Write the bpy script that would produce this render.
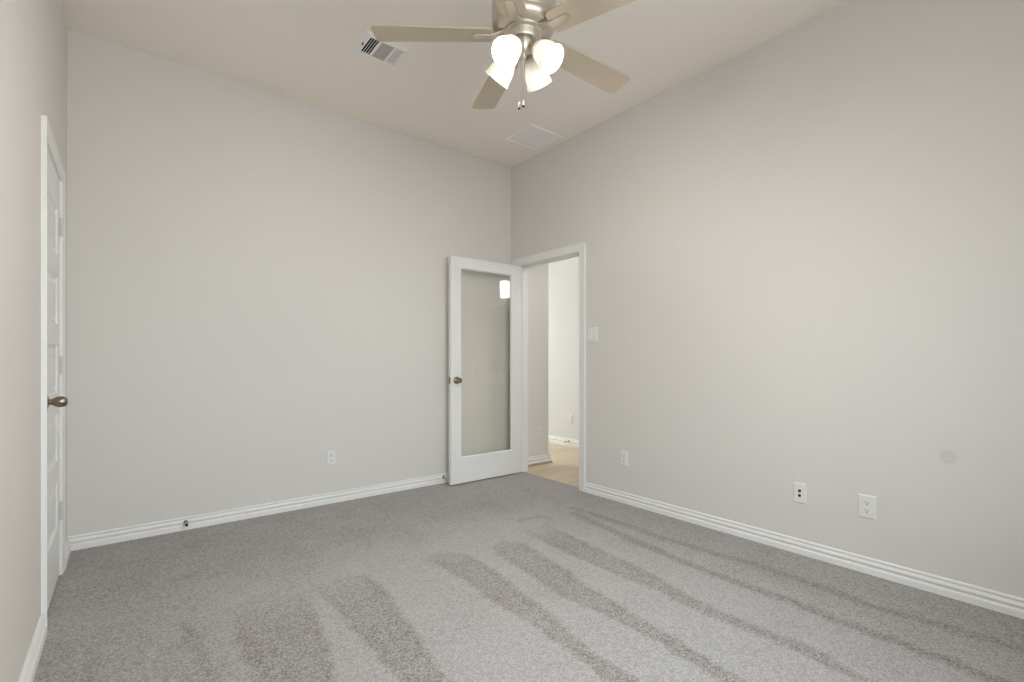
import bpy, bmesh, math
import numpy as np
from mathutils import Vector, Matrix

for o in list(bpy.data.objects):
    bpy.data.objects.remove(o)
SC = bpy.context.scene
COL = SC.collection
PI = math.pi
R = math.radians

# ------------------------------------------------------------------ camera
cd = bpy.data.cameras.new('camera')
cam = bpy.data.objects.new('camera', cd)
COL.objects.link(cam)
cd.sensor_width = 36.0
cd.lens = 36.0 * 483.6 / 1024.0
cd.shift_y = 18.6 / 1024.0
cd.clip_start = 0.01
cam.location = (-3.031, -3.822, 1.115)
cam.rotation_euler = (PI / 2, 0, R(-38.53))
SC.camera = cam

# ------------------------------------------------------------------ world, daylight, exposure
w = bpy.data.worlds.new('world')
SC.world = w
w.use_nodes = True
w.node_tree.nodes['Background'].inputs[0].default_value = (0.75, 0.86, 1.0, 1)
w.node_tree.nodes['Background'].inputs[1].default_value = 0.5
SC.view_settings.view_transform = 'Standard'
SC.view_settings.look = 'None'
SC.view_settings.gamma = 1.0
SC.view_settings.use_curve_mapping = False
SC.view_settings.exposure = 0.19
SC.cycles.use_denoising = True
SC.cycles.max_bounces = 10
SC.cycles.diffuse_bounces = 7
SC.cycles.sample_clamp_indirect = 6.0
SC.cycles.caustics_reflective = False
SC.cycles.caustics_refractive = False


def area(name, loc, rot, sx, sy, energy, col):
    l = bpy.data.lights.new(name, 'AREA')
    l.shape = 'RECTANGLE'
    l.size, l.size_y = sx, sy
    l.energy = energy
    l.color = col
    o = bpy.data.objects.new(name, l)
    o.location = loc
    o.rotation_euler = rot
    COL.objects.link(o)
    return o


# daylight outside the bedroom's window (behind the camera) and outside the next room's window
sky1 = area('skylight_bedroom', (-2.20, -4.62, 1.75), (R(60), 0, R(-18)), 1.5, 1.4, 17, (0.70, 0.865, 1.0))
sky1.data.spread = R(104)
fill_left = area('left_wall_fill', (-0.85, -4.45, 1.55), (R(86), 0, R(32)), 1.0, 1.4, 6, (0.80, 0.92, 1.0))  # extra fill added to lift the left wall
fill_left.data.spread = R(110)
area('ground_light_bedroom', (-2.20, -4.50, 1.45), (R(90), 0, 0), 1.4, 1.4, 39, (0.92, 0.965, 1.0))
area('daylight_den', (-0.1, 3.20, 1.5), (R(-90), 0, 0), 1.8, 1.6, 90, (0.85, 0.94, 1.0))
BULB = 700.0
SHADE = 1.0
HALL_FILL = 40.0

# ------------------------------------------------------------------ materials


def mat(name, col, rough=0.5, metal=0.0, spec=0.5):
    m = bpy.data.materials.new(name)
    m.use_nodes = True
    b = m.node_tree.nodes['Principled BSDF']
    b.inputs['Base Color'].default_value = (*col, 1)
    b.inputs['Roughness'].default_value = rough
    b.inputs['Metallic'].default_value = metal
    b.inputs['Specular IOR Level'].default_value = spec
    return m


def nodes(m):
    nt = m.node_tree
    return nt, nt.nodes, nt.links, nt.nodes['Principled BSDF']


def add_bump(m, scale, strength, dist=0.002, detail=3.0):
    nt, N, L, b = nodes(m)
    tc = N.new('ShaderNodeTexCoord')
    no = N.new('ShaderNodeTexNoise')
    no.inputs['Scale'].default_value = scale
    no.inputs['Detail'].default_value = detail
    bu = N.new('ShaderNodeBump')
    bu.inputs['Strength'].default_value = strength
    bu.inputs['Distance'].default_value = dist
    L.new(tc.outputs['Object'], no.inputs['Vector'])
    L.new(no.outputs['Fac'], bu.inputs['Height'])
    L.new(bu.outputs['Normal'], b.inputs['Normal'])


M_WALL = mat('wall_paint', (0.672, 0.647, 0.616), 0.85, spec=0.25)
add_bump(M_WALL, 95, 0.25)
M_CEIL = mat('ceiling_paint', (0.870, 0.808, 0.745), 0.9, spec=0.2)
add_bump(M_CEIL, 80, 0.25)
M_HALL = mat('hall_paint', (0.70, 0.69, 0.672), 0.85, spec=0.25)
add_bump(M_HALL, 95, 0.2)
M_TRIM = mat('white_trim_paint', (0.775, 0.768, 0.755), 0.45)
M_DOOR = mat('white_door_paint', (0.765, 0.758, 0.746), 0.4)
add_bump(M_DOOR, 60, 0.04)
M_HINGE = mat('painted_hinge', (0.62, 0.61, 0.595), 0.4)
M_PLATE = mat('white_plastic', (0.745, 0.738, 0.722), 0.35)
M_DARK = mat('dark_slot', (0.02, 0.02, 0.02), 0.6)
M_BLACK = mat('duct_shade_black', (0.008, 0.008, 0.008), 0.9, spec=0.05)
M_VENT = mat('vent_white', (0.86, 0.84, 0.82), 0.5)
M_VENTGREY = mat('vent_grey_fins', (0.46, 0.43, 0.42), 0.6)
M_PATCH = mat('wall_patch_paint', (0.628, 0.598, 0.565), 0.85, spec=0.2)
M_STRIP = mat('tan_strip', (0.40, 0.30, 0.22), 0.6)
M_BRONZE = mat('antique_nickel', (0.30, 0.25, 0.185), 0.3, metal=1.0)
M_DKMETAL = mat('dark_nickel', (0.10, 0.09, 0.08), 0.4, metal=1.0)
M_RUBBER = mat('pale_rubber', (0.70, 0.69, 0.64), 0.7)
M_NICKEL = mat('brushed_nickel', (0.66, 0.61, 0.535), 0.46, metal=1.0)
M_BLADE = mat('fan_blade_finish', (0.53, 0.452, 0.345), 0.42, metal=0.2)


def brushed(m, sx, sy, sz, amt):
    nt, N, L, b = nodes(m)
    tc = N.new('ShaderNodeTexCoord')
    mp = N.new('ShaderNodeMapping')
    mp.inputs['Scale'].default_value = (sx, sy, sz)
    no = N.new('ShaderNodeTexNoise')
    no.inputs['Scale'].default_value = 1.0
    no.inputs['Detail'].default_value = 4
    mr = N.new('ShaderNodeMapRange')
    base = b.inputs['Roughness'].default_value
    mr.inputs['To Min'].default_value = base - amt
    mr.inputs['To Max'].default_value = base + amt
    L.new(tc.outputs['Object'], mp.inputs['Vector'])
    L.new(mp.outputs['Vector'], no.inputs['Vector'])
    L.new(no.outputs['Fac'], mr.inputs['Value'])
    L.new(mr.outputs['Result'], b.inputs['Roughness'])


brushed(M_NICKEL, 40, 40, 400, 0.08)
brushed(M_BLADE, 6, 260, 60, 0.06)


def carpet_material():
    m = mat('cut_pile_carpet', (0.4, 0.38, 0.36), 1.0, spec=0.05)
    nt, N, L, b = nodes(m)
    at = N.new('ShaderNodeAttribute')
    at.attribute_name = 'pile_lay_dim'
    tc = N.new('ShaderNodeTexCoord')

    def noise(scale, detail=2.0, rough=0.5):
        n = N.new('ShaderNodeTexNoise')
        n.inputs['Scale'].default_value = scale
        n.inputs['Detail'].default_value = detail
        n.inputs['Roughness'].default_value = rough
        L.new(tc.outputs['Object'], n.inputs['Vector'])
        return n
    fine = noise(120, 5, 0.85)
    mid = noise(60, 4, 0.75)
    big = noise(3.2, 4, 0.6)

    def mth(op, a, bb, clamp=False):
        n = N.new('ShaderNodeMath')
        n.operation = op
        n.use_clamp = clamp
        for i, v in enumerate((a, bb)):
            if isinstance(v, (int, float)):
                n.inputs[i].default_value = v
            else:
                L.new(v, n.inputs[i])
        return n.outputs[0]
    # pile direction plus painted edge dimness, roughened by tuft-sized noise
    lay_dim = mth('ADD', at.outputs['Fac'], mth('MULTIPLY', mth('SUBTRACT', mid.outputs['Fac'], 0.5), 1.4))
    lay_dim = mth('ADD', lay_dim, mth('MULTIPLY', mth('SUBTRACT', big.outputs['Fac'], 0.5), 0.9), True)
    mx = N.new('ShaderNodeMix')
    mx.data_type = 'RGBA'
    mx.inputs['A'].default_value = (0.428, 0.408, 0.398, 1)
    mx.inputs['B'].default_value = (0.330, 0.297, 0.274, 1)
    L.new(lay_dim, mx.inputs['Factor'])
    # tufts: each twisted tuft its own tone, dark gaps between them
    vo = N.new('ShaderNodeTexVoronoi')
    vo.inputs['Scale'].default_value = 155
    L.new(tc.outputs['Object'], vo.inputs['Vector'])
    sep = N.new('ShaderNodeSeparateColor')
    L.new(vo.outputs['Color'], sep.inputs[0])
    tone = N.new('ShaderNodeMapRange')
    tone.inputs['To Min'].default_value = 0.66
    tone.inputs['To Max'].default_value = 1.30
    L.new(sep.outputs[0], tone.inputs['Value'])
    gap = N.new('ShaderNodeMapRange')
    gap.inputs['From Min'].default_value = 0.25
    gap.inputs['From Max'].default_value = 0.75
    gap.inputs['To Min'].default_value = 1.10
    gap.inputs['To Max'].default_value = 0.62
    L.new(vo.outputs['Distance'], gap.inputs['Value'])
    grain = mth('MULTIPLY', tone.outputs['Result'], gap.outputs['Result'])
    mu = N.new('ShaderNodeMix')
    mu.data_type = 'RGBA'
    mu.blend_type = 'MULTIPLY'
    L.new(mth('ADD', mth('MULTIPLY', lay_dim, 0.55), 0.50, True), mu.inputs['Factor'])   # flattened pile shows the gaps between tufts more
    L.new(mx.outputs['Result'], mu.inputs['A'])
    L.new(grain, mu.inputs['B'])
    L.new(mu.outputs['Result'], b.inputs['Base Color'])
    bu = N.new('ShaderNodeBump')
    bu.inputs['Strength'].default_value = 0.55
    bu.inputs['Distance'].default_value = 0.006
    L.new(fine.outputs['Fac'], bu.inputs['Height'])
    L.new(bu.outputs['Normal'], b.inputs['Normal'])
    b.inputs['Sheen Weight'].default_value = 0.15
    return m


def plank_material():
    m = mat('light_oak_planks', (0.6, 0.5, 0.38), 0.45, spec=0.4)
    nt, N, L, b = nodes(m)
    tc = N.new('ShaderNodeTexCoord')
    br = N.new('ShaderNodeTexBrick')
    br.inputs['Scale'].default_value = 1.0
    br.inputs['Brick Width'].default_value = 1.2
    br.inputs['Row Height'].default_value = 0.18
    br.inputs['Mortar Size'].default_value = 0.0015
    br.inputs['Color1'].default_value = (0.66, 0.545, 0.405, 1)
    br.inputs['Color2'].default_value = (0.56, 0.455, 0.33, 1)
    br.inputs['Mortar'].default_value = (0.30, 0.23, 0.16, 1)
    mp = N.new('ShaderNodeMapping')
    mp.inputs['Scale'].default_value = (3, 26, 1)
    no = N.new('ShaderNodeTexNoise')
    no.inputs['Scale'].default_value = 1.6
    no.inputs['Detail'].default_value = 5
    mx = N.new('ShaderNodeMix')
    mx.data_type = 'RGBA'
    mx.blend_type = 'MULTIPLY'
    mx.inputs['Factor'].default_value = 1.0
    mr = N.new('ShaderNodeMapRange')
    mr.inputs['To Min'].default_value = 0.82
    mr.inputs['To Max'].default_value = 1.16
    L.new(tc.outputs['Object'], br.inputs['Vector'])
    L.new(tc.outputs['Object'], mp.inputs['Vector'])
    L.new(mp.outputs['Vector'], no.inputs['Vector'])
    L.new(no.outputs['Fac'], mr.inputs['Value'])
    L.new(br.outputs['Color'], mx.inputs['A'])
    L.new(mr.outputs['Result'], mx.inputs['B'])
    L.new(mx.outputs['Result'], b.inputs['Base Color'])
    return m


def glass_material():
    m = bpy.data.materials.new('clear_pane_glass')
    m.use_nodes = True
    nt = m.node_tree
    N, L = nt.nodes, nt.links
    N.clear()
    out = N.new('ShaderNodeOutputMaterial')
    tr = N.new('ShaderNodeBsdfTransparent')
    tr.inputs[0].default_value = (1.0, 0.998, 0.978, 1)
    gl = N.new('ShaderNodeBsdfGlossy')
    gl.inputs['Roughness'].default_value = 0.0
    ge = N.new('ShaderNodeNewGeometry')
    dt = N.new('ShaderNodeVectorMath')
    dt.operation = 'DOT_PRODUCT'
    L.new(ge.outputs['Incoming'], dt.inputs[0])
    L.new(ge.outputs['Normal'], dt.inputs[1])
    prev = dt.outputs['Value']
    for op, v, first in (('ABSOLUTE', None, 0), ('SUBTRACT', 1.0, 1), ('POWER', 5.0, 0), ('MULTIPLY', 0.95, 0), ('ADD', 0.042, 0)):
        n = N.new('ShaderNodeMath')
        n.operation = op
        n.use_clamp = op == 'ADD'
        if first:
            n.inputs[0].default_value = v
            L.new(prev, n.inputs[1])
        else:
            L.new(prev, n.inputs[0])
            if v is not None:
                n.inputs[1].default_value = v
        prev = n.outputs[0]
    mx = N.new('ShaderNodeMixShader')
    L.new(prev, mx.inputs[0])
    L.new(tr.outputs[0], mx.inputs[1])
    L.new(gl.outputs[0], mx.inputs[2])
    L.new(mx.outputs[0], out.inputs[0])
    return m


def emissive(name, col, strength, base=(0.9, 0.88, 0.84), rough=0.4):
    m = mat(name, base, rough)
    b = m.node_tree.nodes['Principled BSDF']
    b.inputs['Emission Color'].default_value = (*col, 1)
    b.inputs['Emission Strength'].default_value = strength
    return m


M_CARPET = carpet_material()
M_PLANK = plank_material()
M_GLASS = glass_material()
M_SHADE = emissive('lit_frosted_glass', (1.0, 0.84, 0.66), SHADE)
_nt, _N, _L, _b = nodes(M_SHADE)
_at = _N.new('ShaderNodeAttribute')
_at.attribute_name = 'glow'      # how much of the bulb's light comes through the glass at this spot
_mu = _N.new('ShaderNodeMath')
_mu.operation = 'MULTIPLY'
_mu.inputs[1].default_value = SHADE
_L.new(_at.outputs['Fac'], _mu.inputs[0])
_L.new(_mu.outputs[0], _b.inputs['Emission Strength'])
M_BULB = emissive('lit_bulb', (1.0, 0.925, 0.835), BULB)
M_HALL_FILL = emissive('hall_fill_glow', (0.98, 0.985, 0.97), HALL_FILL)
M_SCONCE = emissive('lit_sconce_glass', (1.0, 0.93, 0.84), 14.0)

# ------------------------------------------------------------------ mesh helpers


def finish(name, bm, m, parent=None, smooth=False, bevel=0.0, bseg=2):
    bmesh.ops.recalc_face_normals(bm, faces=bm.faces[:])
    me = bpy.data.meshes.new(name)
    bm.to_mesh(me)
    bm.free()
    me.materials.append(m)
    if smooth:
        me.polygons.foreach_set('use_smooth', [True] * len(me.polygons))
    o = bpy.data.objects.new(name, me)
    COL.objects.link(o)
    if bevel:
        md = o.modifiers.new('bevel', 'BEVEL')
        md.width = bevel
        md.segments = bseg
        md.limit_method = 'ANGLE'
        md.angle_limit = R(40)
    if smooth:
        es = o.modifiers.new('edges', 'EDGE_SPLIT')
        es.split_angle = R(38)
    if parent is not None:
        o.parent = parent
    return o


def box(bm, x0, x1, y0, y1, z0, z1, mtx=None):
    vs = [bm.verts.new((x, y, z)) for x in (x0, x1) for y in (y0, y1) for z in (z0, z1)]
    for f in ((0, 1, 3, 2), (4, 6, 7, 5), (0, 4, 5, 1), (2, 3, 7, 6), (0, 2, 6, 4), (1, 5, 7, 3)):
        bm.faces.new([vs[i] for i in f])
    if mtx is not None:
        for v in vs:
            v.co = mtx @ v.co
    return vs


def lathe(bm, prof, seg=40, mtx=None, closed=False):
    """profile of (radius, height) revolved about Z; radius 0 closes to a point"""
    rings = []
    for r, z in prof:
        if r < 1e-6:
            rings.append([bm.verts.new((0, 0, z))])
        else:
            rings.append([bm.verts.new((r * math.cos(2 * PI * i / seg), r * math.sin(2 * PI * i / seg), z)) for i in range(seg)])
    pairs = list(zip(rings[:-1], rings[1:]))
    if closed:
        pairs.append((rings[-1], rings[0]))
    for a, b in pairs:
        for i in range(seg):
            j = (i + 1) % seg
            if len(a) == 1 and len(b) == 1:
                continue
            if len(a) == 1:
                bm.faces.new((a[0], b[i], b[j]))
            elif len(b) == 1:
                bm.faces.new((a[i], b[0], a[j]))
            else:
                bm.faces.new((a[i], b[i], b[j], a[j]))
    if not closed:
        for r in (rings[0], rings[-1]):
            if len(r) > 1:
                bm.faces.new(r)
    if mtx is not None:
        for r in rings:
            for v in r:
                v.co = mtx @ v.co


def tube(bm, pts, rad, seg=12):
    pts = [Vector(p) for p in pts]
    rads = rad if isinstance(rad, (list, tuple)) else [rad] * len(pts)
    rings = []
    up = None
    for i, p in enumerate(pts):
        t = (pts[min(i + 1, len(pts) - 1)] - pts[max(i - 1, 0)]).normalized()
        if up is None:
            up = Vector((0, 0, 1)) if abs(t.z) < 0.9 else Vector((1, 0, 0))
        a = t.cross(up).normalized()
        b = t.cross(a).normalized()
        rings.append([bm.verts.new(p + (a * math.cos(2 * PI * k / seg) + b * math.sin(2 * PI * k / seg)) * rads[i]) for k in range(seg)])
    for a, b in zip(rings[:-1], rings[1:]):
        for k in range(seg):
            j = (k + 1) % seg
            bm.faces.new((a[k], b[k], b[j], a[j]))
    bm.faces.new(rings[0])
    bm.faces.new(rings[-1])


def prism(bm, outline, z0, z1, mtx=None):
    a = [bm.verts.new((x, y, z0)) for x, y in outline]
    b = [bm.verts.new((x, y, z1)) for x, y in outline]
    bm.faces.new(a)
    bm.faces.new(b)
    n = len(a)
    for i in range(n):
        j = (i + 1) % n
        bm.faces.new((a[i], a[j], b[j], b[i]))
    if mtx is not None:
        for v in a + b:
            v.co = mtx @ v.co


def axis_mtx(loc, direction, up=(0, 0, 1)):
    """local Z along direction"""
    z = Vector(direction).normalized()
    u = Vector(up)
    if abs(z.dot(u)) > 0.95:
        u = Vector((0, 1, 0))
    x = u.cross(z).normalized()
    y = z.cross(x)
    m = Matrix((x, y, z)).transposed().to_4x4()
    m.translation = Vector(loc)
    return m


def wall_mtx(loc, normal):
    """local X to the right seen from the room, local Y up, local Z out of the wall"""
    z = Vector(normal).normalized()
    y = Vector((0, 0, 1))
    x = y.cross(z).normalized()
    m = Matrix((x, y, z)).transposed().to_4x4()
    m.translation = Vector(loc)
    return m


def tag(o, label, cat, group=None, kind=None):
    o['label'] = label
    o['category'] = cat
    if group:
        o['group'] = group
    if kind:
        o['kind'] = kind
    return o


def thing(name, mtx, label, cat, group=None, kind=None):
    o = bpy.data.objects.new(name, None)
    o.empty_display_size = 0.05
    COL.objects.link(o)
    o.matrix_world = mtx
    return tag(o, label, cat, group, kind)


def T(x, y, z):
    return Matrix.Translation((x, y, z))


# ------------------------------------------------------------------ room shell
XL, YF, H = -3.304, -4.30, 3.048      # left wall, front wall (behind the camera), ceiling height
DY0, DY1, DH = -0.943, -0.119, 2.035  # doorway to the hall, in the right wall
LY0, LY1, LH = -1.020, -0.410, 2.035  # closet door, in the left wall
HX = 1.44                             # far wall of the hall


def struct(name, bm, m, label, cat, **k):
    return tag(finish(name, bm, m, **k), label, cat, kind='structure')


def boxes(*bs):
    bm = bmesh.new()
    for b in bs:
        box(bm, *b)
    return bm


struct('wall_back', boxes((XL - 0.16, 0.12, 0, 0.12, 0, H)), M_WALL, 'plain warm grey back wall behind the open glass door', 'wall')
struct('wall_right', boxes((0, 0.12, -4.42, DY0 - 0.02, 0, H), (0, 0.12, DY0 - 0.02, DY1 + 0.02, DH + 0.02, H), (0, 0.12, DY1 + 0.02, 0, 0, H)), M_WALL,
       'long warm grey wall with the doorway, switch plate and outlets', 'wall')
struct('wall_left', boxes((XL - 0.16, XL, YF - 0.12, LY0 - 0.02, 0, H), (XL - 0.16, XL, LY0 - 0.02, LY1 + 0.02, LH + 0.02, H), (XL - 0.16, XL, LY1 + 0.02, 0, 0, H),
                           (XL - 0.16, XL - 0.07, LY0 - 0.02, LY1 + 0.02, 0, LH + 0.02)), M_WALL,
       'bright grey wall at the edge of the view holding the panelled door', 'wall')
WX0, WX1, WZ0, WZ1 = -3.00, -0.30, 0.75, 2.30
struct('wall_front', boxes((XL, WX0, YF - 0.12, YF, 0, H), (WX1, 0, YF - 0.12, YF, 0, H), (WX0, WX1, YF - 0.12, YF, 0, WZ0), (WX0, WX1, YF - 0.12, YF, WZ1, H)), M_WALL,
       'grey wall with the window, behind the viewpoint', 'wall')
struct('ceiling', boxes((XL - 0.16, 0.06, YF - 0.12, 0.12, H, H + 0.12)), M_CEIL, 'flat greige bedroom ceiling around the fan', 'ceiling')

# hall and the bright room beyond it
struct('wall_hall', boxes((0.12, 0.540, 0.03, 0.15, 0, H)), M_HALL, 'short grey hall wall with an outlet, seen just inside the doorway', 'wall')
OY0, OY1, OZ0, OZ1 = -3.4, -1.35, 0.86, 1.92
struct('wall_far', boxes((HX, HX + 0.12, OY1, 3.1, 0, H), (HX, HX + 0.12, -4.6, OY0, 0, H), (HX, HX + 0.12, OY0, OY1, OZ1, H)), M_HALL,
       'bright white wall across the hall, seen through the doorway', 'wall')
struct('wall_hall_end', boxes((0.12, HX + 2.2, -4.72, -4.6, 0, H)), M_HALL, 'end wall of the hall, out of view beside the doorway', 'wall')
struct('wall_beyond', boxes((HX + 2.08, HX + 2.2, -4.6, 0.12, 0, H), (HX + 0.12, HX + 2.08, 0, 0.12, 0, H)), M_HALL, 'dim walls of the room beyond the hall opening', 'wall')
VX0, VX1, VZ0, VZ1 = -1.05, 0.85, 0.7, 2.3
struct('wall_den', boxes((-1.62, -1.5, 0.12, 3.1, 0, H), (-1.5, VX0, 3.0, 3.1, 0, H), (VX1, HX, 3.0, 3.1, 0, H), (VX0, VX1, 3.0, 3.1, 0, VZ0), (VX0, VX1, 3.0, 3.1, VZ1, H)), M_HALL,
       'walls of the daylit room round the corner of the hall', 'wall')
struct('ceiling_hall', boxes((0.06, HX + 2.2, -4.72, 3.1, H, H + 0.12), (-1.62, 0.06, 0.12, 3.1, H, H + 0.12)), M_CEIL, 'flat ceiling over the hall', 'ceiling')
struct('floor_hall', boxes((0.055, HX + 2.2, -4.72, 0.12, -0.12, 0.0), (-1.62, HX + 0.12, 0.12, 3.1, -0.12, 0.0)), M_PLANK, 'light oak plank floor of the hall beyond the doorway', 'floor')

# ---- carpet: fine grid whose vertices carry the pile's brushing and painted edge dimness
DARK_BANDS = [
    [(-2.324, -1.328), (-2.296, -1.69), (-2.291, -2.052), (-2.284, -2.278), (-2.281, -2.49), (-2.30, -3.0), (-2.10, -3.0), (-2.151, -2.593), (-2.156, -2.38), (-2.122, -2.113), (-2.06, -1.673), (-2.05, -1.399), (-2.182, -1.338)],
    [(-2.699, -1.317), (-2.686, -1.585), (-2.685, -1.891), (-2.689, -1.956), (-2.694, -2.138), (-2.70, -2.6), (-2.53, -2.6), (-2.495, -2.254), (-2.457, -2.097), (-2.403, -1.81), (-2.364, -1.394), (-2.389, -1.257)],
    [(-1.759, -1.395), (-1.598, -1.363), (-1.507, -1.49), (-1.504, -1.744), (-1.549, -2.005), (-1.588, -2.315), (-1.653, -2.607), (-1.636, -2.73), (-1.67, -2.91), (-1.69, -3.3), (-1.76, -3.3), (-1.745, -2.851), (-1.725, -2.724), (-1.718, -2.622), (-1.705, -2.47), (-1.698, -2.287), (-1.71, -2.075), (-1.697, -1.808), (-1.701, -1.539)],
    [(-1.346, -1.478), (-1.206, -1.47), (-1.151, -1.574), (-1.188, -1.874), (-1.256, -2.199), (-1.28, -2.434), (-1.318, -2.674), (-1.333, -2.862), (-1.364, -3.011), (-1.394, -3.13), (-1.40, -3.5), (-1.46, -3.5), (-1.446, -3.089), (-1.421, -2.966), (-1.401, -2.83), (-1.392, -2.642), (-1.39, -2.442), (-1.43, -2.229), (-1.399, -1.918), (-1.37, -1.626)],
    [(-1.004, -1.399), (-0.786, -1.39), (-0.823, -1.544), (-0.859, -1.951), (-0.883, -2.238), (-0.942, -2.488), (-0.971, -2.713), (-0.975, -2.877), (-0.947, -3.011), (-0.965, -3.126), (-1.005, -3.23), (-1.004, -3.298), (-1.026, -3.381), (-1.03, -3.8), (-1.09, -3.8), (-1.086, -3.333), (-1.046, -3.264), (-1.043, -3.217), (-1.038, -3.108), (-1.022, -2.974), (-1.044, -2.779), (-1.05, -2.617), (-1.022, -2.443), (-1.042, -2.246), (-1.046, -1.962), (-1.032, -1.576)],
]
DARK_LINES = [  # (points, half width, weight)
    ([(-0.491, -1.356), (-0.575, -1.876), (-0.613, -2.202), (-0.645, -2.473), (-0.636, -2.739), (-0.637, -2.89), (-0.65, -3.05), (-0.656, -3.208), (-0.656, -3.331), (-0.648, -3.419), (-0.665, -3.519), (-0.675, -3.596), (-0.68, -4.1)], 0.038, 0.90),
    ([(-0.405, -1.272), (-0.398, -1.736), (-0.414, -2.068), (-0.387, -2.327), (-0.354, -2.612), (-0.364, -2.808), (-0.371, -2.96), (-0.397, -3.112), (-0.371, -3.272), (-0.36, -3.371), (-0.339, -3.506), (-0.338, -3.594), (-0.34, -4.1)], 0.034, 0.85),
    ([(-2.847, -1.334), (-2.809, -1.598), (-2.806, -1.759), (-2.806, -1.863), (-2.806, -1.991), (-2.81, -2.4)], 0.022, 0.55),
    ([(-3.144, -1.352), (-3.131, -1.481), (-3.119, -1.614), (-3.107, -1.752), (-3.10, -2.2)], 0.016, 0.35),
    ([(-2.827, -0.848), (-2.753, -0.813)], 0.034, 0.40),
    ([(-0.889, -1.23), (-0.729, -1.251), (-0.714, -1.313)], 0.035, 0.45),
    ([(-2.862, -1.534), (-2.837, -1.543)], 0.05, 0.35),
]


def seg_dist(px, py, a, b):
    ax, ay = a
    bx, by = b
    dx, dy = bx - ax, by - ay
    t = np.clip(((px - ax) * dx + (py - ay) * dy) / (dx * dx + dy * dy), 0, 1)
    return np.hypot(px - ax - t * dx, py - ay - t * dy)


def carpet():
    x0, x1, y0, y1 = XL - 0.07, 0.055, YF, 0.0
    nx, ny = 270, 346
    gx, gy = np.meshgrid(np.linspace(x0, x1, nx), np.linspace(y0, y1, ny))
    px, py = gx.ravel(), gy.ravel()
    # slow wander so that the brushed edges are not ruler straight
    wx = px + 0.004 * np.sin(py * 17 + px * 5) + 0.003 * np.sin(py * 43 + 1.3 + px * 9) + 0.003 * np.sin(px * 71 + py * 97)
    wy = py + 0.010 * np.sin(px * 29 + py * 7)
    lay_dim = np.zeros_like(px)
    for poly in DARK_BANDS:
        inside = np.zeros(px.shape, bool)
        d = np.full(px.shape, 9.0)
        n = len(poly)
        for i in range(n):
            a, b = poly[i], poly[(i + 1) % n]
            cond = ((a[1] > wy) != (b[1] > wy))
            with np.errstate(divide='ignore', invalid='ignore'):
                xi = (b[0] - a[0]) * (wy - a[1]) / (b[1] - a[1] + 1e-12) + a[0]
            inside ^= cond & (wx < xi)
            d = np.minimum(d, seg_dist(wx, wy, a, b))
        sd = np.where(inside, d, -d)
        v = np.clip(sd / 0.036 + 0.5, 0, 1)
        v = v * (0.62 + 0.38 * np.exp(-np.clip(sd, 0, 1) / 0.03))   # a brushed band is darkest along its edges
        v *= np.clip((-1.25 - wy) / 0.40, 0.25, 1)
        lay_dim = np.maximum(lay_dim, v)
    for pts, hw, wgt in DARK_LINES:
        d = np.full(px.shape, 9.0)
        for a, b in zip(pts[:-1], pts[1:]):
            d = np.minimum(d, seg_dist(wx, wy, a, b))
        lay_dim = np.maximum(lay_dim, wgt * np.clip(1.4 - d / hw, 0, 1))
    # dimmer, warmer light by back wall, right wall and closet, put into the colour
    edge_dim = np.maximum.reduce([
        np.clip((wy + 1.30) / 0.45, 0, 1),
        np.clip((wx + 0.85) / 0.45, 0, 1) * 0.9,
        np.clip((-2.62 - wx) / 0.25, 0, 1) * 0.85])
    lay_dim = np.clip(np.maximum(lay_dim, 0.42 * edge_dim + 0.66 * lay_dim), 0, 1)
    me = bpy.data.meshes.new('floor')
    z = np.zeros_like(px)
    verts = np.stack([px, py, z], 1)
    i = np.arange(nx - 1)[None, :] + np.arange(ny - 1)[:, None] * nx
    i = i.ravel()
    faces = np.stack([i, i + 1, i + 1 + nx, i + nx], 1)
    me.vertices.add(len(verts))
    me.vertices.foreach_set('co', verts.ravel())
    me.loops.add(faces.size)
    me.loops.foreach_set('vertex_index', faces.ravel())
    me.polygons.add(len(faces))
    me.polygons.foreach_set('loop_start', np.arange(0, faces.size, 4))
    me.update(calc_edges=True)
    at = me.attributes.new('pile_lay_dim', 'FLOAT', 'POINT')
    at.data.foreach_set('value', lay_dim.astype(np.float32))
    me.materials.append(M_CARPET)
    o = bpy.data.objects.new('floor', me)
    COL.objects.link(o)
    tag(o, 'grey beige cut pile carpet with vacuum stripes', 'floor', kind='structure')


carpet()

# ---- baseboards
BASE = [(0, 0), (0.019, 0), (0.018, 0.027), (0.0155, 0.0315), (0.0075, 0.0345), (0.0085, 0.040), (0.0150, 0.0500), (0.0150, 0.0535), (0.0075, 0.0665), (0.0115, 0.0735), (0.0115, 0.077), (0.006, 0.083), (0, 0.083)]


def base_run(bm, p0, p1, nrm, prof=BASE, z=0.0):
    """profile (out of the wall, up) run from p0 to p1"""
    n = Vector((*nrm, 0))
    rows = []
    for p in (p0, p1):
        rows.append([bm.verts.new(Vector((p[0], p[1], z + h)) + n * d) for d, h in prof])
    k = len(prof)
    for i in range(k):
        j = (i + 1) % k
        bm.faces.new((rows[0][i], rows[0][j], rows[1][j], rows[1][i]))
    bm.faces.new(rows[0])
    bm.faces.new(rows[1])


CW = 0.070  # casing width


def baseboard(name, runs, label, prof=BASE, m=None):
    bm = bmesh.new()
    for p0, p1, n in runs:
        base_run(bm, p0, p1, n, prof)
    struct(name, bm, m or M_TRIM, label, 'baseboard')


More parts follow.
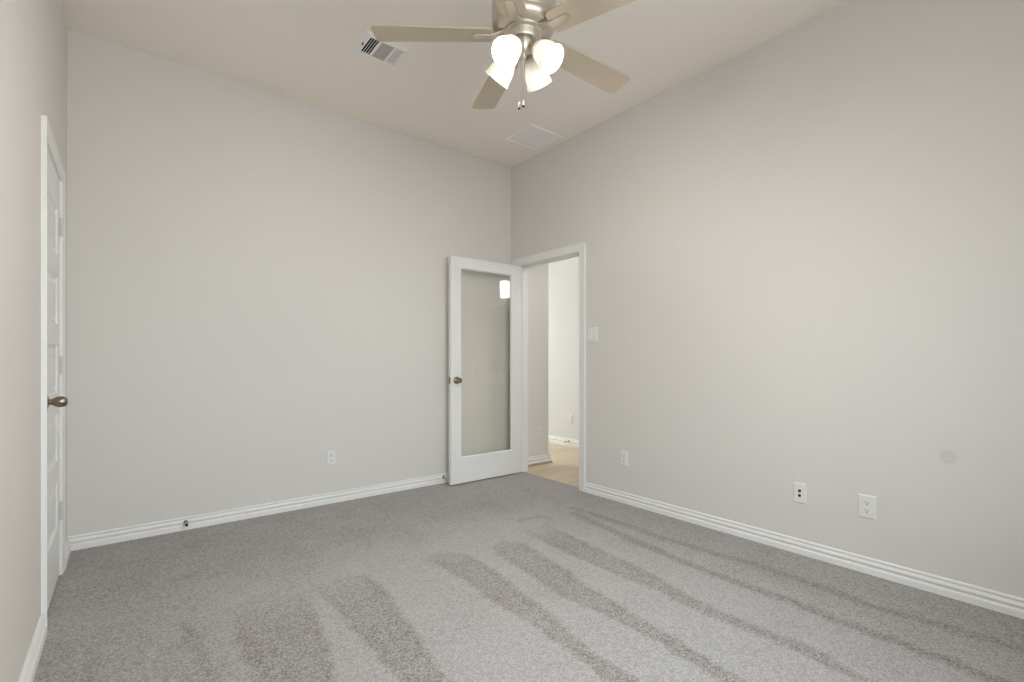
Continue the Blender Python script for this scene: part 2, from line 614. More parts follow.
baseboard('baseboard_back', [((XL, 0), (0, 0), (0, -1))], 'white stepped baseboard along the back wall')
baseboard('baseboard_right', [((0, YF), (0, DY0 - CW), (-1, 0)), ((0, DY1 + CW), (0, -0.018), (-1, 0))], 'white stepped baseboard along the wall with the doorway')
baseboard('baseboard_left', [((XL, YF), (XL, LY0 - CW), (1, 0)), ((XL, LY1 + CW), (XL, -0.018), (1, 0))], 'white stepped baseboard either side of the panelled door')
baseboard('baseboard_front', [((XL + 0.018, YF), (-0.018, YF), (0, 1))], 'white baseboard behind the viewpoint')
HB = [(d, h * 1.15) for d, h in BASE]
baseboard('baseboard_hall', [((0.12, 0.03), (0.558, 0.03), (0, -1)), ((0.540, 0.012), (0.540, 0.15), (1, 0))], 'white baseboard on the short grey hall wall', HB)
baseboard('baseboard_far', [((HX, -4.6), (HX, OY0), (-1, 0)), ((HX, OY1), (HX, 3.0), (-1, 0))], 'white baseboard under the bright far wall of the hall', HB)
STRIP = [(0.017, 0), (0.030, 0), (0.0285, 0.010), (0.024, 0.018), (0.017, 0.022)]  # profile of the thin tan strip below the hall baseboard
baseboard('trim_3', [((0.145, 0.03), (0.572, 0.03), (0, -1))], 'tan strip at the foot of the short hall wall', STRIP, M_STRIP)

# ---- door casings (mitred), jambs and stops
CASE = [(0, 0), (0, 0.011), (0.006, 0.013), (0.014, 0.0125), (0.050, 0.016), (0.054, 0.0145), (0.060, 0.018), (0.070, 0.018), (0.070, 0)]


def casing(bm, x, nx, y0, y1, top, z0=0.0, reveal=0.005):
    """three-sided casing on a wall at x, facing nx; profile (away from the opening, thickness)"""
    rings = []
    y0, y1, top = y0 - reveal, y1 + reveal, top + reveal
    for k in range(4):
        ring = []
        for u, d in CASE:
            u *= CW / 0.07
            y = y0 - u if k < 2 else y1 + u
            z = z0 if k in (0, 3) else top + u
            ring.append(bm.verts.new((x + nx * d, y, z)))
        rings.append(ring)
    n = len(CASE)
    for a, b in zip(rings[:-1], rings[1:]):
        for i in range(n):
            j = (i + 1) % n
            bm.faces.new((a[i], a[j], b[j], b[i]))
    bm.faces.new(rings[0])
    bm.faces.new(rings[3])


bm = bmesh.new()
casing(bm, 0.0, -1, DY0, DY1, DH)
casing(bm, 0.12, 1, DY0, DY1, DH)
for b in ((0, 0.12, DY0 - 0.02, DY0, 0, DH + 0.02), (0, 0.12, DY1, DY1 + 0.02, 0, DH + 0.02), (0, 0.12, DY0, DY1, DH, DH + 0.02),
          (0.040, 0.075, DY0, DY0 + 0.011, 0, DH), (0.040, 0.075, DY1 - 0.011, DY1, 0, DH), (0.040, 0.075, DY0 + 0.011, DY1 - 0.011, DH - 0.011, DH)):
    box(bm, *b)
frame1 = struct('trim_1', bm, M_TRIM, 'white casing and jamb around the doorway to the hall', 'door frame')
bm = bmesh.new()
box(bm, 0.012, 0.036, DY0 - 0.001, DY0 + 0.0015, 0.905, 0.965)
box(bm, -0.0015, 0.012, DY0 - 0.001, DY0 + 0.0015, 0.918, 0.952)
box(bm, 0.018, 0.030, DY0 + 0.0010, DY0 + 0.0020, 0.920, 0.950)
o = finish('strike_plate', bm, M_BRONZE, frame1)
o['label'] = 'small bronze strike plate'

bm = bmesh.new()
casing(bm, XL, 1, LY0, LY1, LH)
for b in ((XL - 0.07, XL, LY0 - 0.02, LY0, 0, LH + 0.02), (XL - 0.07, XL, LY1, LY1 + 0.02, 0, LH + 0.02), (XL - 0.07, XL, LY0, LY1, LH, LH + 0.02)):
    box(bm, *b)
struct('trim_2', bm, M_TRIM, 'white casing around the closed panelled door', 'door frame')

# ---- doorknob, used on both doors: local Z points out of the door face
KNOB = [(0.0, 0.0), (0.032, 0.0), (0.033, 0.003), (0.030, 0.007), (0.017, 0.010), (0.0125, 0.013), (0.0115, 0.017), (0.0130, 0.021), (0.0170, 0.0255), (0.0205, 0.031), (0.0230, 0.038),
        (0.0240, 0.045), (0.0236, 0.052), (0.0215, 0.059), (0.0175, 0.065), (0.0115, 0.0695), (0.0055, 0.0715), (0.0, 0.072)]


def knob(parent, mtx):
    bm = bmesh.new()
    lathe(bm, KNOB[3:], 32, mtx)
    k = finish('door_knob', bm, M_BRONZE, parent, smooth=True)
    k['label'] = 'antique nickel oval door knob'
    bm = bmesh.new()
    lathe(bm, [(0.0, 0.0), (0.032, 0.0), (0.033, 0.003), (0.030, 0.007), (0.017, 0.0095), (0, 0.0095)], 32, mtx)
    r = finish('rosette', bm, M_BRONZE, k, smooth=True)
    return k


def hinge(parent, mtx, m=M_TRIM):
    """barrel along local Z, leaf along local X"""
    bm = bmesh.new()
    for a, b in ((-0.045, -0.016), (-0.0145, 0.0145), (0.016, 0.045)):
        lathe(bm, [(0, a), (0.0065, a), (0.0065, b), (0, b)], 14, mtx)
    for z in (-0.048, 0.045):
        lathe(bm, [(0, z), (0.004, z), (0.004, z + 0.003), (0, z + 0.003)], 12, mtx)
    box(bm, 0.0, 0.022, -0.0075, -0.0055, -0.045, 0.045, mtx)
    return finish('hinge', bm, m, parent)


# ---- open glass door: hinged at the near-corner jamb, swung square to the wall, parallel to the back wall
GX1, GX0 = -0.006, -0.806      # hinge edge, free edge
GY0, GY1 = -0.165, -0.130      # room-side face, back face
GZ0, GZ1 = 0.012, 2.030
door1 = thing('door_1', T(GX1, GY1, 0), 'white door with one tall glass pane, standing open before the back wall', 'door', kind='structure')
INV = T(GX1, GY1, 0).inverted()
px0, px1, pz0, pz1 = GX0 + 0.107, GX1 - 0.112, 0.237, 1.934
bm = bmesh.new()
# stiles and rails as one mitre-free leaf
for b in ((GX0, px0, GY0, GY1, GZ0, GZ1), (px1, GX1, GY0, GY1, GZ0, GZ1), (px0, px1, GY0, GY1, GZ0, pz0), (px0, px1, GY0, GY1, pz1, GZ1)):
    box(bm, *b, mtx=INV)
finish('stiles_and_rails', bm, M_DOOR, door1)
# sticking: sloped bead around the pane on both faces
bm = bmesh.new()
for ya, yb in ((GY0 + 0.002, -0.152), (GY1 - 0.002, -0.143)):
    o_ = [(px0, pz0), (px1, pz0), (px1, pz1), (px0, pz1)]
    i_ = [(px0 + 0.010, pz0 + 0.010), (px1 - 0.010, pz0 + 0.010), (px1 - 0.010, pz1 - 0.010), (px0 + 0.010, pz1 - 0.010)]
    A = [bm.verts.new(INV @ Vector((x, ya, z))) for x, z in o_]
    B = [bm.verts.new(INV @ Vector((x, yb, z))) for x, z in i_]
    C = [bm.verts.new(INV @ Vector((x, yb, z))) for x, z in o_]
    for i in range(4):
        j = (i + 1) % 4
        bm.faces.new((A[i], A[j], B[j], B[i]))
        bm.faces.new((B[i], B[j], C[j], C[i]))
        bm.faces.new((C[i], C[j], A[j], A[i]))
finish('glazing_bead', bm, M_DOOR, door1)
bm = bmesh.new()
box(bm, px0 + 0.001, px1 - 0.001, -0.1505, -0.1455, pz0 + 0.001, pz1 - 0.001, mtx=INV)
o = finish('glass_pane', bm, M_GLASS, door1)
o['label'] = 'tall clear glass pane'
knob(door1, INV @ axis_mtx((GX0 + 0.060, GY0, 0.932), (0, -1, 0)))
knob(door1, INV @ axis_mtx((GX0 + 0.060, GY1, 0.932), (0, 1, 0)))
bm = bmesh.new()
box(bm, GX0 - 0.0012, GX0 + 0.001, GY0 + 0.005, GY1 - 0.005, 0.902, 0.962, mtx=INV)
box(bm, GX0 - 0.011, GX0, -0.153, -0.142, 0.924, 0.940, mtx=INV)
o = finish('latch_plate', bm, M_BRONZE, door1)
o['label'] = 'bronze latch plate on the door edge'
for z in (0.22, 1.02, 1.82):
    hinge(door1, INV @ T(GX1 + 0.001, GY1 + 0.0060, z) @ Matrix.Rotation(PI, 4, 'Z'), M_NICKEL)

# ---- closed five-panel door in the left wall
DX = XL + 0.001
DT = T(XL, LY1, 0)
INV2 = DT.inverted()
door2 = thing('door_2', DT, 'closed white five panel door with an antique nickel knob', 'door', kind='structure')
sy0, sy1 = LY0 + 0.003, LY1 - 0.003
st = 0.098
pans = [(0.265 + 0.3425 * k, 0.265 + 0.3425 * k + 0.236) for k in range(5)]
bm = bmesh.new()
box(bm, XL - 0.034, DX, sy0, sy0 + st, 0.012, 2.031, mtx=INV2)
box(bm, XL - 0.034, DX, sy1 - st, sy1, 0.012, 2.031, mtx=INV2)
edges = [0.012] + [z for p in pans for z in p] + [2.031]
for k in range(0, len(edges), 2):
    box(bm, XL - 0.034, DX, sy0 + st, sy1 - st, edges[k], edges[k + 1], mtx=INV2)
finish('stiles_and_rails', bm, M_DOOR, door2)
for z0, z1 in pans:
    bm = bmesh.new()
    ya, yb = sy0 + st, sy1 - st
    loops = []
    for ins, d in ((0.0, 0.0), (0.006, -0.006), (0.018, -0.010), (0.030, -0.010), (0.048, -0.004), (0.052, -0.004)):
        loops.append([bm.verts.new(INV2 @ Vector((DX + d, y, z))) for y, z in ((ya + ins, z0 + ins), (yb - ins, z0 + ins), (yb - ins, z1 - ins), (ya + ins, z1 - ins))])
    for a, b in zip(loops[:-1], loops[1:]):
        for i in range(4):
            j = (i + 1) % 4
            bm.faces.new((a[i], a[j], b[j], b[i]))
    bm.faces.new(loops[-1])
    bk = [bm.verts.new(INV2 @ Vector((XL - 0.030, y, z))) for y, z in ((ya, z0), (yb, z0), (yb, z1), (ya, z1))]
    for i in range(4):
        j = (i + 1) % 4
        bm.faces.new((loops[0][i], loops[0][j], bk[j], bk[i]))
    bm.faces.new(bk)
    finish('panel', bm, M_DOOR, door2)
knob(door2, INV2 @ axis_mtx((DX, LY0 + 0.062, 0.932), (1, 0, 0)))
for z in (0.335, 1.085, 1.80):
    hinge(door2, INV2 @ T(XL + 0.009, LY1 - 0.001, z) @ Matrix.Rotation(R(-90), 4, 'Z'), M_HINGE)

# ---- windows (bedroom, behind the viewpoint; next room) and the hall opening's sill


def window(name, x0, x1, z0, z1, y, ins, label):
    """double-hung pair in a wall facing along Y; ins = direction into the room"""
    m = T((x0 + x1) / 2, y, z0)
    t = thing(name, m, label, 'window', kind='structure')
    inv = m.inverted()
    bm = bmesh.new()
    ya, yb = sorted((y - ins * 0.10, y - ins * 0.04))
    xm = (x0 + x1) / 2
    for b in ((x0, x0 + 0.05, z0, z1), (x1 - 0.05, x1, z0, z1), (x0 + 0.05, x1 - 0.05, z0, z0 + 0.05), (x0 + 0.05, x1 - 0.05, z1 - 0.05, z1), (xm - 0.04, xm + 0.04, z0 + 0.05, z1 - 0.05)):
        box(bm, b[0], b[1], ya, yb, b[2], b[3], mtx=inv)
    finish('window_frame', bm, M_TRIM, t)
    zm = (z0 + z1) / 2
    for a, b in ((x0 + 0.05, xm - 0.04), (xm + 0.04, x1 - 0.05)):
        bm = bmesh.new()
        box(bm, a, b, ya + 0.01, yb - 0.01, zm - 0.02, zm + 0.02, mtx=inv)
        finish('meeting_rail', bm, M_TRIM, t)
        bm = bmesh.new()
        box(bm, a, b, (ya + yb) / 2 - 0.002, (ya + yb) / 2 + 0.002, z0 + 0.05, z1 - 0.05, mtx=inv)
        finish('pane', bm, M_GLASS, t)
    bm = bmesh.new()
    ya, yb = sorted((y - ins * 0.04, y + ins * 0.04))
    box(bm, x0 - 0.03, x1 + 0.03, min(y, y + ins * 0.04), max(y, y + ins * 0.04), z0 - 0.025, z0, mtx=inv)
    finish('window_sill', bm, M_TRIM, t)
    return t


window('window_1', WX0, WX1, WZ0, WZ1, YF, 1, 'white framed window in the wall behind the viewpoint')
window('window_2', VX0, VX1, VZ0, VZ1, 3.0, -1, 'white framed window of the daylit room round the corner')
bar = thing('bar_counter', T(HX + 0.2, (OY0 + OY1) / 2, 0), 'white topped bar counter in the hall opening, reflected in the glass door', 'counter')
BI = T(HX + 0.2, (OY0 + OY1) / 2, 0).inverted()
bm = bmesh.new()
box(bm, HX - 0.02, HX + 0.55, OY0 + 0.002, OY1 - 0.002, 0.755, 0.885, mtx=BI)
finish('counter_top', bm, M_TRIM, bar, bevel=0.004)
bm = bmesh.new()
box(bm, HX + 0.03, HX + 0.50, OY0 + 0.004, OY1 - 0.004, 0.10, 0.755, mtx=BI)
box(bm, HX + 0.08, HX + 0.45, OY0 + 0.004, OY1 - 0.004, 0.0, 0.10, mtx=BI)
finish('cabinet_body', bm, mat('greige_cabinet', (0.30, 0.28, 0.25), 0.5), bar)

# ------------------------------------------------------------------ wall plates


def plate_body(w_, h_, t_, parent, m=M_PLATE):
    bm = bmesh.new()
    a = [bm.verts.new((x, y, 0)) for x, y in ((-w_ / 2, -h_ / 2), (w_ / 2, -h_ / 2), (w_ / 2, h_ / 2), (-w_ / 2, h_ / 2))]
    i1, i2 = 0.0015, 0.006
    b = [bm.verts.new((v.co.x - math.copysign(i1, v.co.x), v.co.y - math.copysign(i1, v.co.y), t_ * 0.55)) for v in a]
    c = [bm.verts.new((v.co.x - math.copysign(i2, v.co.x), v.co.y - math.copysign(i2, v.co.y), t_)) for v in a]
    for p, q in ((a, b), (b, c)):
        for i in range(4):
            j = (i + 1) % 4
            bm.faces.new((p[i], p[j], q[j], q[i]))
    bm.faces.new(a)
    bm.faces.new(c)
    return finish('cover_plate', bm, m, parent)


def screw(parent, x, y, z):
    bm = bmesh.new()
    lathe(bm, [(0, z - 0.001), (0.0032, z - 0.001), (0.0032, z + 0.0006), (0.0024, z + 0.0012), (0, z + 0.0012)], 14, T(x, y, 0))
    return finish('screw', bm, M_PLATE, parent)


def outlet(loc, nrm, label, w_=0.070, h_=0.115):
    t = thing('wall_outlet', wall_mtx(loc, nrm), label, 'outlet', 'duplex outlets on the walls')
    plate_body(w_, h_, 0.006, t)
    for s in (1, -1):
        cy = s * 0.0195
        bm = bmesh.new()
        pts = []
        for k in range(32):
            a = 2 * PI * k / 32
            x, y = 0.0172 * math.cos(a), 0.0172 * math.sin(a)
            pts.append((x, max(-0.0138, min(0.0138, y)) + cy))
        prism(bm, pts, 0.003, 0.0078)
        rc = finish('receptacle', bm, M_PLATE, t)
        bm = bmesh.new()
        box(bm, -0.0078, -0.0052, cy - 0.001, cy + 0.0085, 0.0074, 0.0081)
        box(bm, 0.0052, 0.0078, cy - 0.001, cy + 0.0070, 0.0074, 0.0081)
        lathe(bm, [(0, 0.0074), (0.0031, 0.0074), (0.0031, 0.0081), (0, 0.0081)], 14, T(0, cy - 0.0075, 0))
        sl = finish('slots', bm, M_DARK, rc)
        sl['label'] = 'dark plug slots'
    screw(t, 0, 0, 0.006)
    return t


outlet((0, -3.000, 0.345), (-1, 0, 0), 'larger white duplex outlet low on the wall right of the doorway, furthest from it', 0.080, 0.124)
outlet((0, -1.420, 0.346), (-1, 0, 0), 'white duplex outlet low on the wall just beside the doorway casing, under the switch')
outlet((-1.788, 0, 0.352), (0, -1, 0), 'white duplex outlet low on the back wall left of the glass door')
outlet((0.432, 0.03, 0.341), (0, -1, 0), 'white duplex outlet on the short grey hall wall inside the doorway')
outlet((HX, 0.574, 0.350), (-1, 0, 0), 'white duplex outlet on the bright far hall wall')

t = thing('cable_plate', wall_mtx((0, -2.677, 0.347), (-1, 0, 0)), 'white wall plate with two dark round cable jacks, left of the largest outlet', 'wall plate')
plate_body(0.072, 0.117, 0.006, t)
for s in (1, -1):
    bm = bmesh.new()
    lathe(bm, [(0.0082, 0.005), (0.0082, 0.0075), (0.0062, 0.0085), (0.0048, 0.0085), (0.0048, 0.005)], 20, T(0, s * 0.014, 0))
    j = finish('cable_jack', bm, M_DKMETAL, t, smooth=True)
    j['label'] = 'dark round jack'
    bm = bmesh.new()
    lathe(bm, [(0, 0.005), (0.0046, 0.005), (0.0046, 0.0078), (0, 0.0078)], 16, T(0, s * 0.014, 0))
    finish('socket', bm, M_DARK, j)
for s in (1, -1):
    screw(t, 0, s * 0.042, 0.006)

t = thing('light_switch', wall_mtx((0, -1.095, 1.323), (-1, 0, 0)), 'white double light switch beside the doorway casing', 'switch')
plate_body(0.116, 0.117, 0.006, t)
for s in (1, -1):
    bm = bmesh.new()
    cx = s * 0.023
    vs = box(bm, cx - 0.0165, cx + 0.0165, -0.033, 0.033, 0.004, 0.0075)
    for v in vs:
        if v.co.z > 0.006:
            v.co.z += 0.0022 if v.co.y < 0 else -0.0006
    finish('rocker', bm, M_PLATE, t, bevel=0.0008)
    for k in (1, -1):
        screw(t, cx, k * 0.0475, 0.006)

# round filled patch on the right wall
bm = bmesh.new()
lathe(bm, [(0, -0.002), (0.033, -0.002), (0.0325, 0.0004), (0.028, 0.0012), (0.015, 0.0016), (0, 0.0016)], 40, wall_mtx((0, -3.318, 0.658), (-1, 0, 0)))
tag(finish('wall_patch', bm, M_PATCH, smooth=True), 'small round darker patch on the blank wall above the largest outlet', 'wall patch')

# ------------------------------------------------------------------ door stops on the baseboards


def door_stop(loc, nrm, label, tipmat, length=0.075):
    t = thing('door_stop', axis_mtx(loc, nrm), label, 'door stop', 'door stops on the baseboards')
    bm = bmesh.new()
    lathe(bm, [(0, 0), (0.0125, 0), (0.0125, 0.003), (0.009, 0.007), (0.0055, 0.010), (0, 0.010)], 20)
    finish('base', bm, M_DKMETAL, t, smooth=True)
    bm = bmesh.new()
    n = 120
    pts = [(0.0058 * math.cos(k * 0.7), 0.0058 * math.sin(k * 0.7), 0.008 + (length - 0.020) * k / n) for k in range(n + 1)]
    tube(bm, pts, 0.0016, 6)
    finish('spring', bm, M_NICKEL, t, smooth=True)
    bm = bmesh.new()
    L = length
    lathe(bm, [(0, L - 0.016), (0.0075, L - 0.016), (0.0095, L - 0.012), (0.0095, L - 0.003), (0.0075, L), (0, L)], 20)
    finish('tip', bm, tipmat, t, smooth=True)


door_stop((-0.790, -0.0115, 0.052), (0, -1, 0), 'dark and pale door stop on the back baseboard behind the glass door', M_RUBBER)
door_stop((-2.730, -0.0115, 0.050), (0, -1, 0), 'dark tipped door stop on the back baseboard left of the outlet', M_DKMETAL)
door_stop((HX - 0.013, 0.60, 0.062), (-1, 0, 0), 'small dark door stop on the hall baseboard seen through the doorway', M_DKMETAL)

# ------------------------------------------------------------------ ceiling register and panel
VW, VD = 0.284, 0.240
vent = thing('air_vent', T(-1.792, -0.954, H), 'white ceiling air register with black slots, partly behind a fan blade', 'vent')
bm = bmesh.new()
ow, od, idp = VW / 2, VD / 2, 0.084
zt, zb = 0.0, -0.010
ix0, ix1 = -0.100, 0.122
outer_t = [bm.verts.new(p) for p in ((-ow, -od, zt), (ow, -od, zt), (ow, od, zt), (-ow, od, zt))]
outer_b = [bm.verts.new(p) for p in ((-ow + 0.006, -od + 0.006, -0.004), (ow - 0.006, -od + 0.006, -0.004), (ow - 0.006, od - 0.006, -0.004), (-ow + 0.006, od - 0.006, -0.004))]
mid_b = [bm.verts.new(p) for p in ((ix0 - 0.008, -idp - 0.008, zb), (ix1 + 0.008, -idp - 0.008, zb), (ix1 + 0.008, idp + 0.008, zb), (ix0 - 0.008, idp + 0.008, zb))]
in_b = [bm.verts.new(p) for p in ((ix0, -idp, zb), (ix1, -idp, zb), (ix1, idp, zb), (ix0, idp, zb))]
in_t = [bm.verts.new(p) for p in ((ix0, -idp, zt), (ix1, -idp, zt), (ix1, idp, zt), (ix0, idp, zt))]
for a, b in ((outer_t, outer_b), (outer_b, mid_b), (mid_b, in_b), (in_b, in_t), (in_t, outer_t)):
    for i in range(4):
        j = (i + 1) % 4
        bm.faces.new((a[i], a[j], b[j], b[i]))
finish('register_frame', bm, M_VENT, vent)
bm = bmesh.new()
box(bm, ix0, ix1, -idp, idp, -0.0015, 0.0)  # flat black sheet: the duct's darkness put into the colour
o = finish('duct_backing', bm, M_BLACK, vent)
o['label'] = 'black backing sheet painted as the unlit duct behind the slats'
x1_, x2_ = -0.042, 0.053
for k in range(5):      # slats that show black gaps between them
    bm = bmesh.new()
    cx = ix0 + 0.001 + k * 0.0145
    box(bm, -0.0036, 0.0036, -idp, idp, -0.0005, 0.0006, mtx=T(cx, 0, -0.0065) @ Matrix.Rotation(R(-38), 4, 'Y'))
    finish('slat', bm, M_VENT, vent)
bm = bmesh.new()
box(bm, x1_, x1_ + 0.015, -idp, idp, -0.011, -0.0015)
finish('divider', bm, M_VENT, vent)
bm = bmesh.new()
box(bm, x2_, x2_ + 0.013, -idp, idp, -0.011, -0.0015)
finish('divider', bm, M_VENT, vent)
bm = bmesh.new()
for k in range(14):     # middle bank of close cross fins
    y = -idp + 0.005 + k * (2 * idp - 0.010) / 13
    box(bm, x1_ + 0.015, x2_, -0.0058, 0.0058, -0.0005, 0.0005, mtx=T(0, y, -0.0060) @ Matrix.Rotation(R(-28), 4, 'X'))
finish('cross_fins', bm, M_VENTGREY, vent)
for k in range(5):
    bm = bmesh.new()
    cx = x2_ + 0.0175 + k * 0.0118
    box(bm, -0.0062, 0.0062, -idp, idp, -0.0006, 0.0006, mtx=T(cx, 0, -0.0062) @ Matrix.Rotation(R(-20), 4, 'Y'))
    finish('slat', bm, M_VENT, vent)
bm = bmesh.new()
box(bm, ix0 - 0.021, ix0 - 0.016, -0.010, 0.004, -0.018, -0.006)
o = finish('damper_lever', bm, M_DKMETAL, vent)
o['label'] = 'tiny dark damper lever'

panel = thing('ceiling_panel', T(-0.264, -0.647, H), 'square off-white ceiling panel with a thin rim in the corner by the doorway', 'ceiling panel')
pw = 0.175
bm = bmesh.new()
loops = []
for r_, z in ((pw, 0), (pw - 0.002, -0.010), (pw - 0.016, -0.012), (pw - 0.020, -0.005), (pw - 0.020, 0)):
    loops.append([bm.verts.new(p) for p in ((-r_, -r_, z), (r_, -r_, z), (r_, r_, z), (-r_, r_, z))])
for a, b in zip(loops, loops[1:] + loops[:1]):
    for i in range(4):
        j = (i + 1) % 4
        bm.faces.new((a[i], a[j], b[j], b[i]))
finish('rim', bm, M_VENT, panel)
bm = bmesh.new()
q = pw - 0.020
box(bm, -q, q, -q, q, -0.006, 0)
M_PANEL = mat('panel_face', (0.84, 0.82, 0.81), 0.6)
finish('panel_face', bm, M_PANEL, panel)

# ------------------------------------------------------------------ ceiling fan
FX, FY = -1.6325, -2.1486
fan = thing('ceiling_fan', T(FX, FY, H), 'five blade brushed nickel ceiling fan with four lit frosted glass shades', 'ceiling fan')
A0 = -38.53   # the fan's own turn about its rod


def zz(z):
    return z - H


bm = bmesh.new()
lathe(bm, [(0, 0), (0.068, 0), (0.070, -0.006), (0.066, -0.030), (0.048, -0.052), (0.022, -0.064), (0.0, -0.064)], 40)
finish('canopy', bm, M_NICKEL, fan, smooth=True)
bm = bmesh.new()
lathe(bm, [(0, -0.060), (0.0125, -0.060), (0.0125, zz(2.795)), (0.020, zz(2.793)), (0.022, zz(2.77)), (0, zz(2.77))], 24)
finish('downrod', bm, M_NICKEL, fan, smooth=True)
bm = bmesh.new()
lathe(bm, [(0, zz(2.775)), (0.045, zz(2.775)), (0.075, zz(2.765)), (0.120, zz(2.748)), (0.138, zz(2.730)), (0.143, zz(2.712)), (0.143, zz(2.640)), (0.140, zz(2.632)), (0.143, zz(2.626)),
           (0.143, zz(2.614)), (0.136, zz(2.600)), (0.120, zz(2.590)), (0.0, zz(2.590))], 64)
finish('motor_housing', bm, M_NICKEL, fan, smooth=True)
bm = bmesh.new()
lathe(bm, [(0, zz(2.592)), (0.088, zz(2.592)), (0.088, zz(2.580)), (0.072, zz(2.577)), (0.070, zz(2.572)), (0.070, zz(2.552)), (0.066, zz(2.545)), (0.060, zz(2.545)), (0.057, zz(2.552)), (0, zz(2.552))], 48)
finish('switch_housing', bm, M_NICKEL, fan, smooth=True)
bm = bmesh.new()
lathe(bm, [(0, zz(2.555)), (0.046, zz(2.555)), (0.046, zz(2.540)), (0.042, zz(2.522)), (0.034, zz(2.505)), (0.024, zz(2.494)), (0.016, zz(2.489)), (0.014, zz(2.480)), (0.009, zz(2.473)), (0, zz(2.471))], 40)
fitter = finish('light_fitter', bm, M_NICKEL, fan, smooth=True)

# blade and iron, built along +X then rotated
R0, R1 = 0.140, 0.672
BZ = zz(2.577)


def blade_outline():
    pts = []
    wi, wo, c = 0.058, 0.071, 0.028
    # root end, slightly rounded
    for k in range(7):
        a = PI + PI / 2 * k / 6
        pts.append((R0 + 0.020 + 0.020 * math.cos(a), -wi + 0.020 + 0.020 * math.sin(a)))
    for k in range(9):
        a = -PI / 2 + PI / 2 * k / 8
        pts.append((R1 - c + c * math.cos(a), -wo + c + c * math.sin(a)))
    for k in range(9):
        a = PI / 2 * k / 8
        pts.append((R1 - c + c * math.cos(a), wo - c + c * math.sin(a)))
    for k in range(7):
        a = PI / 2 + PI / 2 * k / 6
        pts.append((R0 + 0.020 + 0.020 * math.cos(a), wi - 0.020 + 0.020 * math.sin(a)))
    return pts


PITCH = R(-9)
blade_me = None
for i in range(5):
    ang = R(A0 + 181.26 + 72 * i)
    rot = Matrix.Rotation(ang, 4, 'Z')
    pm = T(0, 0, BZ) @ Matrix.Rotation(PITCH, 4, 'X')
    # iron: narrow curved arm from the motor to a broad foot screwed under the blade
    bm = bmesh.new()
    prof = [(0.080, 0.0215, 2.586), (0.105, 0.0190, 2.578), (0.128, 0.0175, 2.569)]
    rows = []
    for x, hw, z in prof:
        rows.append([bm.verts.new((x, s * hw, zz(z) + dz)) for s, dz in ((-1, 0), (1, 0), (1, 0.006), (-1, 0.006))])
    foot = [(0.150, 0.0175), (0.200, 0.0185), (0.222, 0.0185), (0.229, 0.0150), (0.232, 0.0080)]
    for x, hw in foot:
        rows.append([bm.verts.new(pm @ Vector((x, s * hw, dz))) for s, dz in ((-1, -0.010), (1, -0.010), (1, -0.0035), (-1, -0.0035))])
    for a, b in zip(rows[:-1], rows[1:]):
        for k in range(4):
            j = (k + 1) % 4
            bm.faces.new((a[k], a[j], b[j], b[k]))
    bm.faces.new(rows[0])
    bm.faces.new(rows[-1])
    bmesh.ops.transform(bm, matrix=rot, verts=bm.verts[:])
    iron = finish('blade_iron', bm, M_NICKEL, fan, bevel=0.0018)
    for sx, sy in ((0.165, 0.0), (0.212, 0.009), (0.212, -0.009)):
        bm = bmesh.new()
        lathe(bm, [(0, -0.0125), (0.0025, -0.0122), (0.0045, -0.0105), (0.0045, -0.009), (0, -0.009)], 12, rot @ pm @ T(sx, sy, 0))
        finish('screw', bm, M_NICKEL, iron)
    if blade_me is None:
        bm = bmesh.new()
        prism(bm, blade_outline(), -0.004, 0.003)
        b0 = finish('blade', bm, M_BLADE, fan, bevel=0.0015)
        blade_me = b0.data
    else:
        b1 = b0.copy()
        COL.objects.link(b1)
        b1.parent = fan
    (b0 if i == 0 else b1).matrix_local = rot @ pm

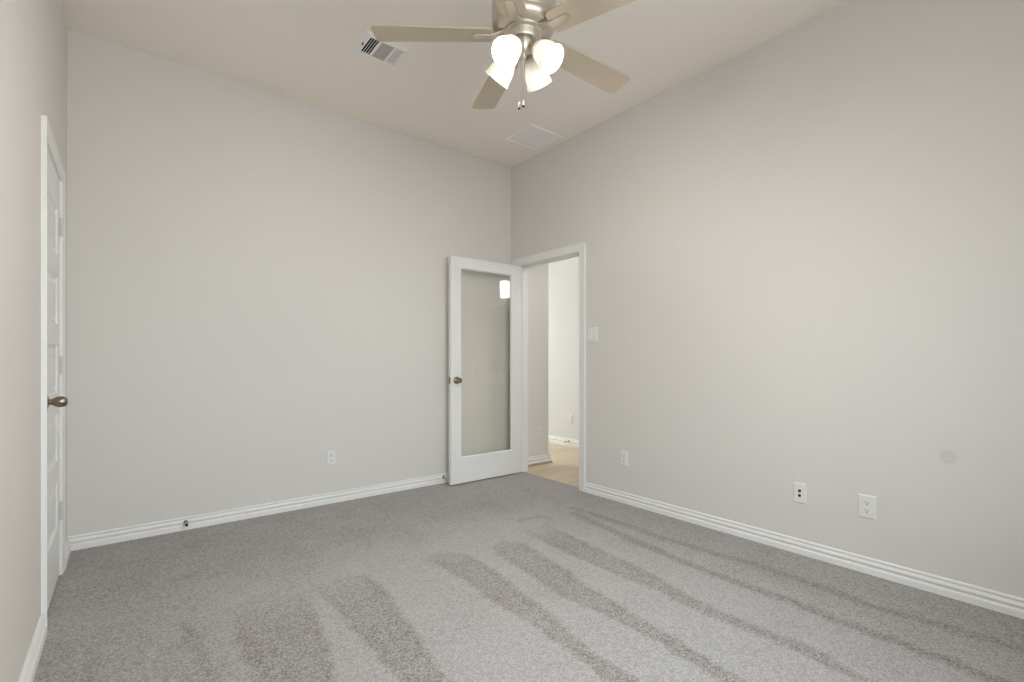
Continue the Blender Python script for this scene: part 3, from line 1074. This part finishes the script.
# four light arms, shades and bulbs
SH = [(0.0235, 0.000), (0.026, 0.004), (0.034, 0.014), (0.043, 0.030), (0.050, 0.050), (0.0545, 0.072), (0.057, 0.094), (0.0615, 0.112), (0.0625, 0.116),
      (0.0600, 0.1165), (0.0590, 0.112), (0.0545, 0.094), (0.052, 0.072), (0.0475, 0.050), (0.0405, 0.030), (0.0315, 0.0155), (0.0235, 0.006), (0.0215, 0.000)]
for i, th in enumerate((57, 147, 237, 327)):
    a = R(A0 + th)
    rad = Vector((math.cos(a), math.sin(a), 0))
    ax = (rad * math.sin(R(45)) + Vector((0, 0, -math.cos(R(45))))).normalized()
    c = Vector((0, 0, zz(2.459))) + rad * 0.109
    neck = c - ax * 0.060
    bm = bmesh.new()
    tube(bm, [rad * 0.034 + Vector((0, 0, zz(2.532))), rad * 0.044 + Vector((0, 0, zz(2.530))), neck - ax * 0.012, neck - ax * 0.002], 0.0085, 14)
    finish('light_arm', bm, M_NICKEL, fan, smooth=True)
    m = axis_mtx(neck, ax)
    bm = bmesh.new()
    lathe(bm, [(0, -0.020), (0.012, -0.020), (0.020, -0.014), (0.0275, -0.004), (0.0285, 0.010), (0.0275, 0.010), (0.026, 0.002), (0, 0.002)], 32, m)
    finish('shade_holder', bm, M_NICKEL, fan, smooth=True)
    bm = bmesh.new()
    lathe(bm, SH, 48, m, closed=True)
    s = finish('lamp_shade', bm, M_SHADE, fan, smooth=True)
    s['label'] = 'lit frosted white glass shade'
    glow = [0.08, 0.10, 0.15, 0.26, 0.48, 0.60, 0.48, 0.28, 0.18, 0.22] + [3.0] * 8
    ga = s.data.attributes.new('glow', 'FLOAT', 'POINT')
    ga.data.foreach_set('value', [g for g in glow for _ in range(48)])
    bm = bmesh.new()
    lathe(bm, [(0, 0.004), (0.013, 0.004), (0.013, 0.026), (0.016, 0.036), (0.023, 0.050), (0.0265, 0.064), (0.0265, 0.074), (0.023, 0.086), (0.015, 0.095), (0.006, 0.099), (0, 0.0995)], 28, m)
    b = finish('bulb', bm, M_BULB, s, smooth=True)
    b['label'] = 'glowing bulb'

# two pull chains hanging from the switch housing
for k, (dx, dy, zend) in enumerate(((-0.021, -0.050, 2.218), (-0.001, -0.056, 2.224))):
    ca, sa = math.cos(R(A0)), math.sin(R(A0))
    x, y = ca * dx - sa * dy, sa * dx + ca * dy
    bm = bmesh.new()
    tube(bm, [(x, y, zz(2.560)), (x, y, zz(2.40)), (x, y, zz(zend + 0.028))], 0.0016, 8)
    n = 60
    for j in range(n):
        z = zz(2.555) + (zz(zend + 0.03) - zz(2.555)) * j / (n - 1)
        lathe(bm, [(0, -0.0021), (0.0021, -0.0008), (0.0021, 0.0008), (0, 0.0021)], 8, T(x, y, z))
    ch = finish('pull_chain', bm, M_NICKEL, fan, smooth=True)
    bm = bmesh.new()
    lathe(bm, [(0, zz(zend) + 0.030), (0.0022, zz(zend) + 0.030), (0.0035, zz(zend) + 0.024), (0.0065, zz(zend) + 0.012), (0.0070, zz(zend) + 0.006), (0, zz(zend) + 0.006)], 16, T(x, y, 0))
    fb = finish('pull_fob', bm, M_NICKEL, ch, smooth=True)
    bm = bmesh.new()
    lathe(bm, [(0, zz(zend) + 0.006), (0.0060, zz(zend) + 0.006), (0.0058, zz(zend) + 0.001), (0.003, zz(zend)), (0, zz(zend))], 16, T(x, y, 0))
    e = finish('fob_end', bm, M_DKMETAL, ch, smooth=True)
    e['label'] = 'dark end of the pull fob'

# ------------------------------------------------------------------ hall sconce whose reflection shows in the glass door
sc = thing('wall_sconce', wall_mtx((HX, -2.12, 2.15), (-1, 0, 0)), 'lit hall wall sconce, seen as a bright reflection high in the glass door', 'wall lamp')
bm = bmesh.new()
box(bm, -0.05, 0.05, -0.07, 0.07, 0, 0.02)
finish('backplate', bm, M_NICKEL, sc, bevel=0.004)
bm = bmesh.new()
lathe(bm, [(0, -0.12), (0.070, -0.12), (0.080, 0.12), (0.077, 0.12), (0.067, -0.117), (0, -0.117)], 32, T(0, 0, 0.105) @ Matrix.Rotation(R(-90), 4, 'X'))
finish('lamp_shade', bm, M_SCONCE, sc, smooth=True)
bm = bmesh.new()
tube(bm, [(0, -0.03, 0.015), (0, -0.03, 0.04)], 0.008, 12)
finish('arm', bm, M_NICKEL, sc, smooth=True)

hl = thing('hall_fill_lamp', T(0.78, -1.25, H), 'round unseen fill lamp added on the hall ceiling, past the doorway', 'fill lamp')  # unseen lamp added to brighten the hall wall and floor
bm = bmesh.new()
lathe(bm, [(0, 0), (0.15, 0), (0.152, -0.012), (0.146, -0.022), (0, -0.022)], 40)
finish('base', bm, M_NICKEL, hl, smooth=True)
bm = bmesh.new()
lathe(bm, [(0, -0.020), (0.140, -0.020), (0.138, -0.040), (0.115, -0.068), (0.070, -0.086), (0, -0.092)], 40)
finish('lamp_shade', bm, M_HALL_FILL, hl, smooth=True)
